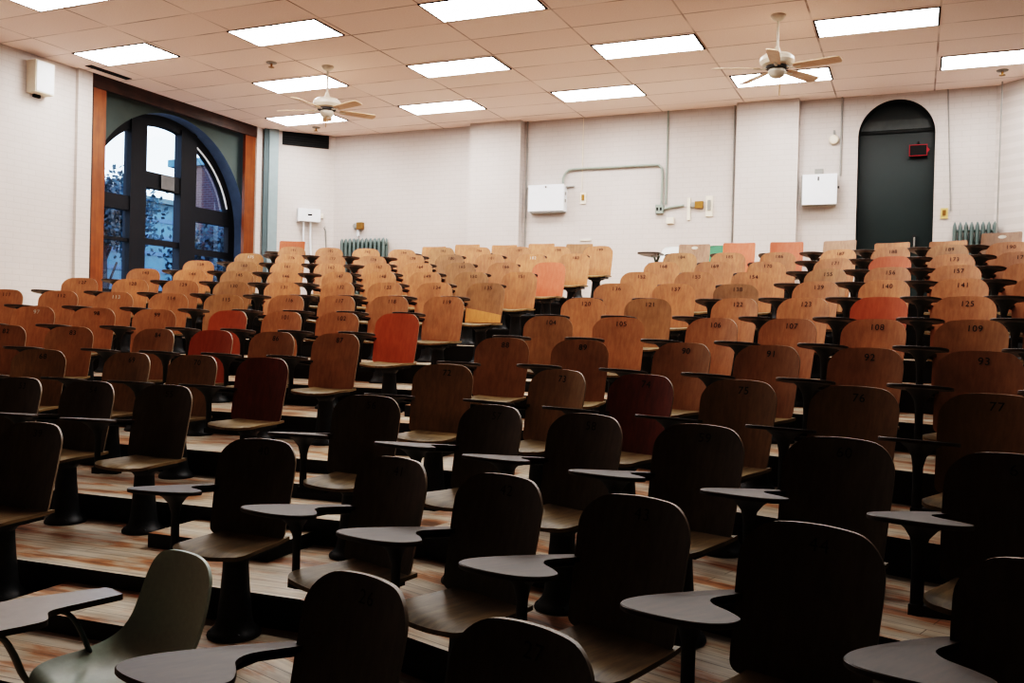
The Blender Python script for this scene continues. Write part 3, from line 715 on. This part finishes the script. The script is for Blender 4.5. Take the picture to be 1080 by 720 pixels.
# door in the arch
d = empty('door_1', (0, 0, 0), -TH); d['kind'] = 'structure'
mb = MB(); N = 28; DR = .53
A = [(-.34+DR*math.cos(pi*i/N), 3.10+E3+DR*math.sin(pi*i/N)) for i in range(N+1)]
ps = [(-.34+DR, FL[13])]+A+[(-.34-DR, FL[13])]
mb.add([(u, WB+.26, z) for u, z in ps], [tuple(range(len(ps)))]); mb.build('door_leaf', 'door', d)
MB().box((-.36, WB+.235, 3.30+E3), (.98, .03, .15)).build('transom_light', 'transom', d)
MB().box((-.34, WB+.24, 3.20+E3), (1.06, .03, .035)).build('transom_rail', 'door_dark', d)
h = MB().box((-.055, WB+.24, 1.52+E3), (.05, .02, .24)).build('handle_plate', 'iron_grey', d)
MB().tube([(-.055, WB+.23, 1.46+E3), (-.055, WB+.19, 1.47+E3), (-.055, WB+.19, 1.58+E3), (-.055, WB+.23, 1.59+E3)], .012, 8).build('pull_handle', 'grey', h)
# exit sign: dark face in a red outline, hung inside the arch
t = rthing('exit_sign', 'Small black sign box with glowing red outline hanging in the dark arched doorway', 'sign', -.035, WB+.17, 2.80)
MB().box((0, 0, .085), (.24, .05, .17)).build('sign_body', 'black', t)
mb = MB()
for (c, dd) in (((0, -.03, .165), (.25, .008, .008)), ((0, -.03, .005), (.25, .008, .008)), ((-.119, -.03, .085), (.008, .008, .17)), ((.119, -.03, .085), (.008, .008, .17))): mb.box(c, dd)
mb.build('red_outline', 'red', t)
mb = MB(); mb.add([(.125, -.034, .125), (.155, -.034, .085), (.125, -.034, .045)], [(0, 1, 2)]); mb.build('red_arrow', 'red', t)
MB().tube([(0, 0, .17), (0, .05, .22), (0, .085, .22)], .012, 8).build('bracket', 'iron', t)

# cabinets on the back wall
t = rthing('wall_cabinet', 'Large white metal cabinet on the back wall left of centre, fed by a bent conduit', 'cabinet', -5.87, WB, 2.10)
MB().box((0, -.07, .24), (.66, .14, .44)).build('case', 'white', t)
MB().box((0, -.15, .255), (.65, .018, .45)).build('door', 'white_bright', t)
MB().box((0, -.075, .012), (.60, .13, .024)).build('underside', 'grey', t)
MB().lathe([(.012, 0), (.012, .02)], 10, (0, -.17, .43)).build('latch', 'iron', t)
for z in (.2, .32): MB().box((.34, -.10, z), (.02, .03, .05)).build('hinge', 'grey', t)
MB().box((-.37, -.03, .45), (.06, .05, .03)).build('bracket', 'grey', t); MB().box((.40, -.03, .45), (.14, .03, .02)).build('bracket', 'grey', t)
t = rthing('wall_cabinet', 'White square cabinet on the back wall between pilaster and arched doorway', 'cabinet', -1.39, WB, 2.07)
MB().box((-.02, -.08, .235), (.50, .16, .45)).build('case', 'grey', t)
MB().box((0, -.175, .24), (.50, .03, .46)).build('door', 'white_bright', t)
MB().box((-.02, -.195, .40), (.02, .012, .06)).build('latch', 'iron', t)
MB().box((.265, -.12, .27), (.02, .06, .03)).build('hinge', 'iron', t)
MB().box((-.03, -.02, .52), (.12, .04, .11)).build('mounting_plate', 'grey', t)
# conduits
zz = lambda z: z+E3
def tubeobj(name, pts, r, mat, label, cat):
    o = MB().tube([(a, b, z+E3) for a, b, z in pts], r, 8).build(name, mat); room(o, None); return tag(o, label, cat)
def bend(p): return spline(p, 5, False)
tubeobj('conduit', bend([(-5.60, WB-.04, 2.568), (-5.60, WB-.04, 2.70), (-5.53, WB-.04, 2.81), (-5.40, WB-.04, 2.84), (-4.7, WB-.04, 2.84), (-4.02, WB-.04, 2.84), (-3.91, WB-.04, 2.81), (-3.87, WB-.04, 2.70), (-3.87, WB-.04, 2.18)]), .02, 'conduit',
        'Grey-green bent conduit arching from the cabinet top across to the outlet box', 'conduit')
tubeobj('conduit', [(-3.80, WB-.018, 3.72), (-3.80, WB-.018, 2.19)], .016, 'conduit', 'Thin straight conduit from ceiling to floor behind the outlet box', 'conduit')
tubeobj('conduit', [(-5.27, WB-.008, 3.72), (-5.27, WB-.008, 2.45)], .008, 'cream', 'Hairline white cable run dropping beside the large white cabinet', 'cable')
tubeobj('conduit', [(-6.30, WB-.012, 3.72), (-6.30, WB-.012, 1.2)], .014, 'grey', 'Thin grey pipe in the corner right of the left pilaster', 'pipe')
tubeobj('conduit', [(-2.72, WB-.012, 3.72), (-2.72, WB-.012, 1.0)], .014, 'grey', 'Thin grey pipe in the corner left of the right pilaster', 'pipe')
tubeobj('conduit', [(-1.11, WB-.02, 3.72), (-1.11, WB-.02, 2.53)], .014, 'grey', 'Thin conduit dropping from ceiling past the round bell to the square cabinet', 'conduit')
tubeobj('conduit', [(.34, WB-.01, 3.72), (.42, WB-.01, 1.95)], .008, 'grey', 'Thin cable run on the wall right of the arched doorway', 'cable')
tubeobj('conduit', [(1.02, 14.47, 3.70), (1.0, 14.49, 1.2)], .010, 'grey', 'Thin pipe down the angled wall at far right', 'pipe')
t = rthing('outlet_box', 'Grey steel outlet box at the foot of the bent conduit', 'outlet', -3.90, WB, 2.05)
MB().box((0, -.035, .06), (.13, .07, .14)).build('box', 'conduit', t)
for x in (-.03, .03): MB().box((x, -.073, .06), (.03, .006, .05)).build('socket', 'black', t)
MB().tube([(.06, -.03, .06), (.2, -.03, .09), (.40, -.03, .11)], .02, 8).build('conduit_arm', 'conduit', t)
MB().box((.18, -.03, -.13), (.12, .05, .10)).build('lower_box', 'cream', t)
def plate(name, label, cat, rt, z, w, h, mat, inner=None):
    t = rthing(name, label, cat, rt, WB, z)
    MB().box((0, -.012, h/2), (w, .024, h)).build('plate', mat, t)
    if inner: MB().box((0, -.03, h*.55), (w*.45, .02, h*.5)).build('toggle', inner, t)
    return t
plate('light_switch', 'Yellowed switch plate on the wall beside the large white cabinet', 'switch', -5.24, 2.25, .10, .19, 'cream', 'brass')
plate('cable_clip', 'Small white clip low on the hairline cable left of the aisle', 'clip', -5.18, 1.62, .2, .02, 'cream')
plate('wall_plate', 'Tall narrow white plate left of the orange alarm on the back wall', 'plate', -3.42, 1.92, .05, .36, 'cream')
plate('wall_plate', 'White plate with small box right of the orange alarm on the back wall', 'plate', -3.09, 1.97, .11, .33, 'cream', 'grey')
t = rthing('fire_alarm', 'Orange-brown and grey alarm horn between two white plates on the back wall', 'alarm', -3.28, WB, 2.10)
MB().box((.03, -.03, .06), (.13, .06, .11)).build('housing', 'brass', t)
MB().rings([[( -.07+r*math.cos(2*pi*i/16), y, .06+r*math.sin(2*pi*i/16)) for i in range(16)] for r, y in ((.045, 0), (.05, -.03), (.04, -.05), (.015, -.055))]).build('horn', 'grey', t)
t = rthing('fire_alarm', 'Small brass and grey alarm horn above the left radiator', 'alarm', -9.74, WB-.004, 1.90)
MB().box((.05, -.04, .08), (.12, .08, .13)).build('housing', 'brass', t)
MB().rings([[( -.06+r*math.cos(2*pi*i/16), y, .08+r*math.sin(2*pi*i/16)) for i in range(16)] for r, y in ((.045, 0), (.06, -.04), (.045, -.07), (.015, -.08))]).build('horn', 'grey', t)
MB().box((.0, -.02, -.05), (.04, .04, .12)).build('conduit_stub', 'white', t)
t = rthing('alarm_bell', 'Round white bell on the back wall above the square cabinet', 'bell', -1.215, WB, 3.02)
MB().rings([[(r*math.cos(2*pi*i/24), y, .06+r*math.sin(2*pi*i/24)) for i in range(24)] for r, y in ((.05, 0), (.075, -.02), (.075, -.045), (.06, -.065), (.02, -.075))]).build('gong', 'cream', t)
MB().box((0, -.01, .16), (.03, .02, .10)).build('mount', 'grey', t)
t = plate('thermostat', 'Yellowed thermostat on the wall between doorway and right radiator', 'thermostat', .335, 1.84, .10, .15, 'yellowed', 'brass')

# radiators
def radiator(label, rt, z0, n, w, h, dep):
    t = rthing('radiator', label, 'radiator', rt, WB-.10, z0)
    for i in range(n):
        x = (i-(n-1)/2)*w
        mb = MB()
        for y in (-dep/3, dep/3):
            mb.rings([[(x+w*.34*math.cos(a)*k, y+.03*math.sin(a)*k, z) for a in [2*pi*q/10 for q in range(10)]] for z, k in ((.08, .7), (.10, 1), (h-.10, 1), (h-.04, .8), (h, .25))])
        mb.box((x, 0, h-.10), (w*.6, dep*.66, .05)); mb.box((x, 0, .12), (w*.6, dep*.66, .05))
        mb.build('section', 'radiator', t)
    MB().tube([(-(n-1)/2*w, 0, h-.12), ((n-1)/2*w, 0, h-.12)], .018, 8).build('header', 'radiator', t)
    MB().tube([(-(n-1)/2*w, 0, .12), ((n-1)/2*w, 0, .12)], .018, 8).build('header', 'radiator', t)
    for x in (-(n-1)/2*w, (n-1)/2*w): MB().box((x, 0, .045), (.04, dep*.7, .09)).build('foot', 'radiator', t)
radiator('Silver cast iron radiator under the left part of the back wall', -9.56, FL[13]-E3, 11, .092, 1.12+.07, .16)
radiator('Silver cast iron radiator standing right of the arched doorway', .73, FL[13]-E3, 8, .073, 1.15+.07, .16)

# speaker box on the left wall
t = empty('wall_speaker', RP(WL, 8.97, 3.17), -TH); tag(t, 'Tall white speaker box high on the left wall', 'speaker')
MB().box((.09, 0, .22), (.18, .30, .44)).build('cabinet', 'cream', t)
MB().box((.185, 0, .22), (.012, .27, .41)).build('grille', 'white', t)
MB().box((.02, 0, -.02), (.04, .10, .04)).build('bracket', 'black', t)

# ------------------------------------------------------------------ ceiling fixtures
LW, LH = 1.30, .60
rowname = {9.37: 'the near row', 11.41: 'the middle row', 13.35: 'the row nearest the back wall', 7.40: 'the second row', 5.40: 'the added unseen front row'}
fix = [(9.37, x) for x in (-10.05, -7.35, -4.60, -1.87)]+[(11.41, x) for x in (-8.65, -5.95, -3.23, -.51)]+[(13.35, x) for x in (-9.97, -7.25, -4.54, -1.83, .88)]+[(7.40, x) for x in (-9.0, -6.0, -3.25, -.5)]+[(5.40, x) for x in (-10.05, -7.35, -4.60, -1.87, .83)]  # the frontmost row is added out of view to light the front floor
lproto = None; cnt = {}
for (y, x) in fix:
    cnt[y] = cnt.get(y, 0)+1
    if lproto is None:
        t = empty('ceiling_light'); mb = MB()
        for sx in (-1, 1): mb.box((sx*(LW/2+.011), 0, -.006), (.022, LH+.03, .012)); 
        for sy in (-1, 1): mb.box((0, sy*(LH/2+.006), -.006), (LW, .012, .012))
        f = mb.build('frame', 'black', t)
        g = MB().add([(-LW/2, -LH/2, -.008), (LW/2, -LH/2, -.008), (LW/2, LH/2, -.008), (-LW/2, LH/2, -.008)], [(0, 3, 2, 1)]).build('diffuser', 'diffuser', t)
        lproto = (t, f, g)
    else:
        t = lproto[0].copy(); C.objects.link(t)
        for q in lproto[1:]: k = q.copy(); C.objects.link(k); k.parent = t
    t.location = RP(x, y, 3.72); t.rotation_euler = (0, 0, -TH)
    if y < 6: k.material_slots[0].link = 'OBJECT'; k.material_slots[0].material = M['diffuser_fill']
    tag(t, 'Lit fluorescent ceiling panel, %s from left in %s of panels' % (ORD[cnt[y]], rowname[y]), 'ceiling light', 'fluorescent ceiling panels')

def fan(label, rt, rn, zb, angs, kit):
    p = RP(rt, rn, 3.72); t = empty('ceiling_fan', p, 0); tag(t, label, 'ceiling fan', 'ceiling fans')
    zb -= 3.72
    MB().lathe([(.085, 0), (.085, -.015), (.06, -.05), (.022, -.07)], 24).build('canopy', 'fan', t)
    MB().lathe([(.014, -.06), (.014, zb+.22)], 12).build('downrod', 'fan', t)
    MB().lathe([(.02, zb+.26), (.04, zb+.20), (.05, zb+.18), (.15, zb+.165), (.19, zb+.13), (.195, zb+.09), (.17, zb+.05), (.11, zb+.03), (.10, zb+.012)], 28).build('motor_housing', 'fan', t)
    MB().lathe([(.125, zb+.035), (.13, zb+.012), (.10, zb+.0)], 28).build('trim_ring', 'iron_grey', t)
    MB().lathe([(.09, zb), (.10, zb-.03), (.085, zb-.07), (.05, zb-.095), (.01, zb-.10)], 24).build('switch_cup', 'fan', t)
    if kit: MB().tube([(.03, -.02, zb-.09), (.03, -.02, zb-.30)], .005, 6).build('pull_chain', 'brass', t)
    else: MB().tube([(.0, -.05, zb-.09), (.0, -.05, zb-.24)], .005, 6).build('pull_chain', 'brass', t)
    for a in angs:
        R = Matrix.Rotation(math.radians(a), 3, 'Z') @ Matrix.Rotation(math.radians(-12), 3, 'X')
        pl = spline([(.20, -.045), (.30, -.062), (.66, -.072), (.715, -.05), (.725, 0), (.715, .05), (.66, .072), (.30, .062), (.20, .045)], 4)
        mb = MB(); vs = [[tuple(R @ Vector((x, y, 0))+Vector((0, 0, zb+.008+k))) for x, y in pl] for k in (0, .009)]
        mb.rings(vs); b = mb.build('blade', 'blade', t)
        R2 = Matrix.Rotation(math.radians(a), 3, 'Z')
        MB().tube([R2 @ Vector((.10, 0, zb+.015)), R2 @ Vector((.17, 0, zb+.0)), R2 @ Vector((.27, 0, zb+.004))], .016, 8, flat=.4).build('blade_iron', 'fan', b)
fan('Cream five-blade ceiling fan on a long rod, right side of the ceiling', -1.53, 10.79, 3.10, (-36, 36, 108, 174, 250), True)
fan('Cream five-blade ceiling fan on a long rod, left side near the window', -7.70, 10.77, 3.09, (-115, -42, 30, 101, 172), False)
def sprinkler(label, u, rt, rn):
    t = rthing('sprinkler', label, 'sprinkler', rt, rn, 3.72, 'ceiling sprinklers')
    MB().lathe([(.075, 0), (.07, -.012), (.03, -.02)], 18).build('escutcheon', 'grey', t)
    MB().lathe([(.014, -.02), (.014, -.06), (.04, -.065), (.04, -.07)], 12).build('head', 'brass', t)
sprinkler('Small sprinkler head beside the left fan rod on the ceiling', 0, -8.35, 10.35)
sprinkler('Small sprinkler head near the vent in the back left corner', 0, -10.2, 13.95)
sprinkler('Small sprinkler head on the ceiling at far right edge', 0, .98, 13.95)
o = room(MB().box((-11.0, 9.95, ZC-.004), (.12, .75, .008)).build('trim_40', 'black'))

# ------------------------------------------------------------------ outside the window
def outside(rt, rn): return RP(rt, rn, -EYE-.6)
o = MB().add([(-70, -20, -.6), (-11.9, -20, -.6), (-11.9, 60, -.6), (-70, 60, -.6)], [(0, 1, 2, 3)]).build('ground', 'ground'); room(o)
def tree(label, rt, rn, h, r, zc, n, sz, seed):
    rnd = random.Random(seed); t = empty('tree', outside(rt, rn)); tag(t, label, 'tree')
    MB().tube([(0, 0, 0), (.05, 0, h*.4), (-.05, .05, h*.8)], .14, 8).build('trunk', 'bark', t)
    mb = MB()
    for i in range(7): 
        a = rnd.uniform(0, 6.28); mb.tube([(0, 0, h*.45+.25*i), (r*.5*math.cos(a), r*.5*math.sin(a), h*.6+.3*i), (r*math.cos(a), r*math.sin(a), h*.7+.4*i)], .035, 5)
    mb.build('branches', 'bark', t)
    mb = MB()
    cl = [(rnd.gauss(0, r*.5), rnd.gauss(0, r*.5), zc+rnd.gauss(0, r*.45)) for _ in range(26)]
    for i in range(n):
        c = rnd.choice(cl); p = Vector(c)+Vector((rnd.gauss(0, .35), rnd.gauss(0, .35), rnd.gauss(0, .3)))
        a = Vector((rnd.gauss(0, 1), rnd.gauss(0, 1), rnd.gauss(0, 1))).normalized()*sz; b = a.orthogonal().normalized()*sz*.6
        mb.add([p-a, p+b, p+a, p-b], [(0, 1, 2, 3)])
    mb.build('foliage', 'leaf', t)
tree('Blue-green leafy tree outside seen through the left window pane', -21.0, 18.9, 5.9, .8, 5.4, 5000, .085, 3)
tree('Leafy tree outside seen through the right hand window panes', -15.9, 17.6, 3.9, .5, 3.9, 2600, .075, 5)
tree('Low leafy tree outside behind the lower centre pane', -26.6, 21.4, 2.6, 1.0, 2.6, 2600, .09, 9)
t = empty('brick_building', (0, 0, 0), -TH); tag(t, 'Dark red brick building outside the right window pane', 'building')
MB().box((-21.0, 26.6, 3.3), (5., 5., 7.8)).build('wall', 'brick', t)
MB().box((-21.0, 26.6, 7.3), (5.3, 5.3, .25)).build('cornice', 'siding', t)
for z in (3.4, 6.): MB().box((-18.48, 26.2, z), (.1, 1.1, 1.5)).build('window', 'frame_dark', t)
t = empty('house', (0, 0, 0), -TH); tag(t, 'Pale blue sided house outside behind the centre window pane', 'house')
MB().box((-31., 27.0, 3.1), (4., 21., 7.4)).build('wall', 'siding', t)
for i in range(8): MB().box((-28.98, 27.0, 1.2+i*.7), (.04, 21., .16)).build('siding_shadow', 'reveal', t)
mb = MB(); mb.prism([(-33.3, 16.2), (-28.7, 16.2), (-28.7, 37.8), (-33.3, 37.8)], 6.8, 7.0); mb.build('roof', 'column_dark', t)
# ------------------------------------------------------------------ world, camera, look
w = bpy.data.worlds.new('sky'); bpy.context.scene.world = w; w.use_nodes = True
N, L = w.node_tree.nodes, w.node_tree.links
bg = N['Background']; tc = N.new('ShaderNodeTexCoord'); sp = N.new('ShaderNodeSeparateXYZ'); r = N.new('ShaderNodeValToRGB')
L.new(tc.outputs['Generated'], sp.inputs[0]); L.new(sp.outputs[2], r.inputs['Fac'])
r.color_ramp.elements[0].color = (.78, .88, 1., 1); r.color_ramp.elements[1].color = (.42, .62, 1., 1); r.color_ramp.elements[1].position = .6
L.new(r.outputs[0], bg.inputs['Color']); bg.inputs['Strength'].default_value = 1.9

cam = bpy.data.cameras.new('camera'); co = bpy.data.objects.new('camera', cam); C.objects.link(co)
cam.sensor_width = 36; cam.sensor_fit = 'HORIZONTAL'; cam.lens = 964.404/1080*36; cam.clip_start = .05; cam.clip_end = 200
pt, rl = .00802, .02452
F = Vector((0, math.cos(pt), -math.sin(pt))); U0 = Vector((0, math.sin(pt), math.cos(pt))); R0 = Vector((1, 0, 0))
Rv = R0*math.cos(rl)+U0*math.sin(rl); Uv = -R0*math.sin(rl)+U0*math.cos(rl)
m = Matrix((( Rv.x, Uv.x, -F.x), (Rv.y, Uv.y, -F.y), (Rv.z, Uv.z, -F.z))).to_4x4(); m.translation = Vector((0, 0, EYE))
co.matrix_world = m
sc = bpy.context.scene; sc.camera = co
sc.view_settings.view_transform = 'Filmic'; sc.view_settings.look = 'Very High Contrast'; sc.view_settings.exposure = 1.05; sc.view_settings.gamma = 1.0
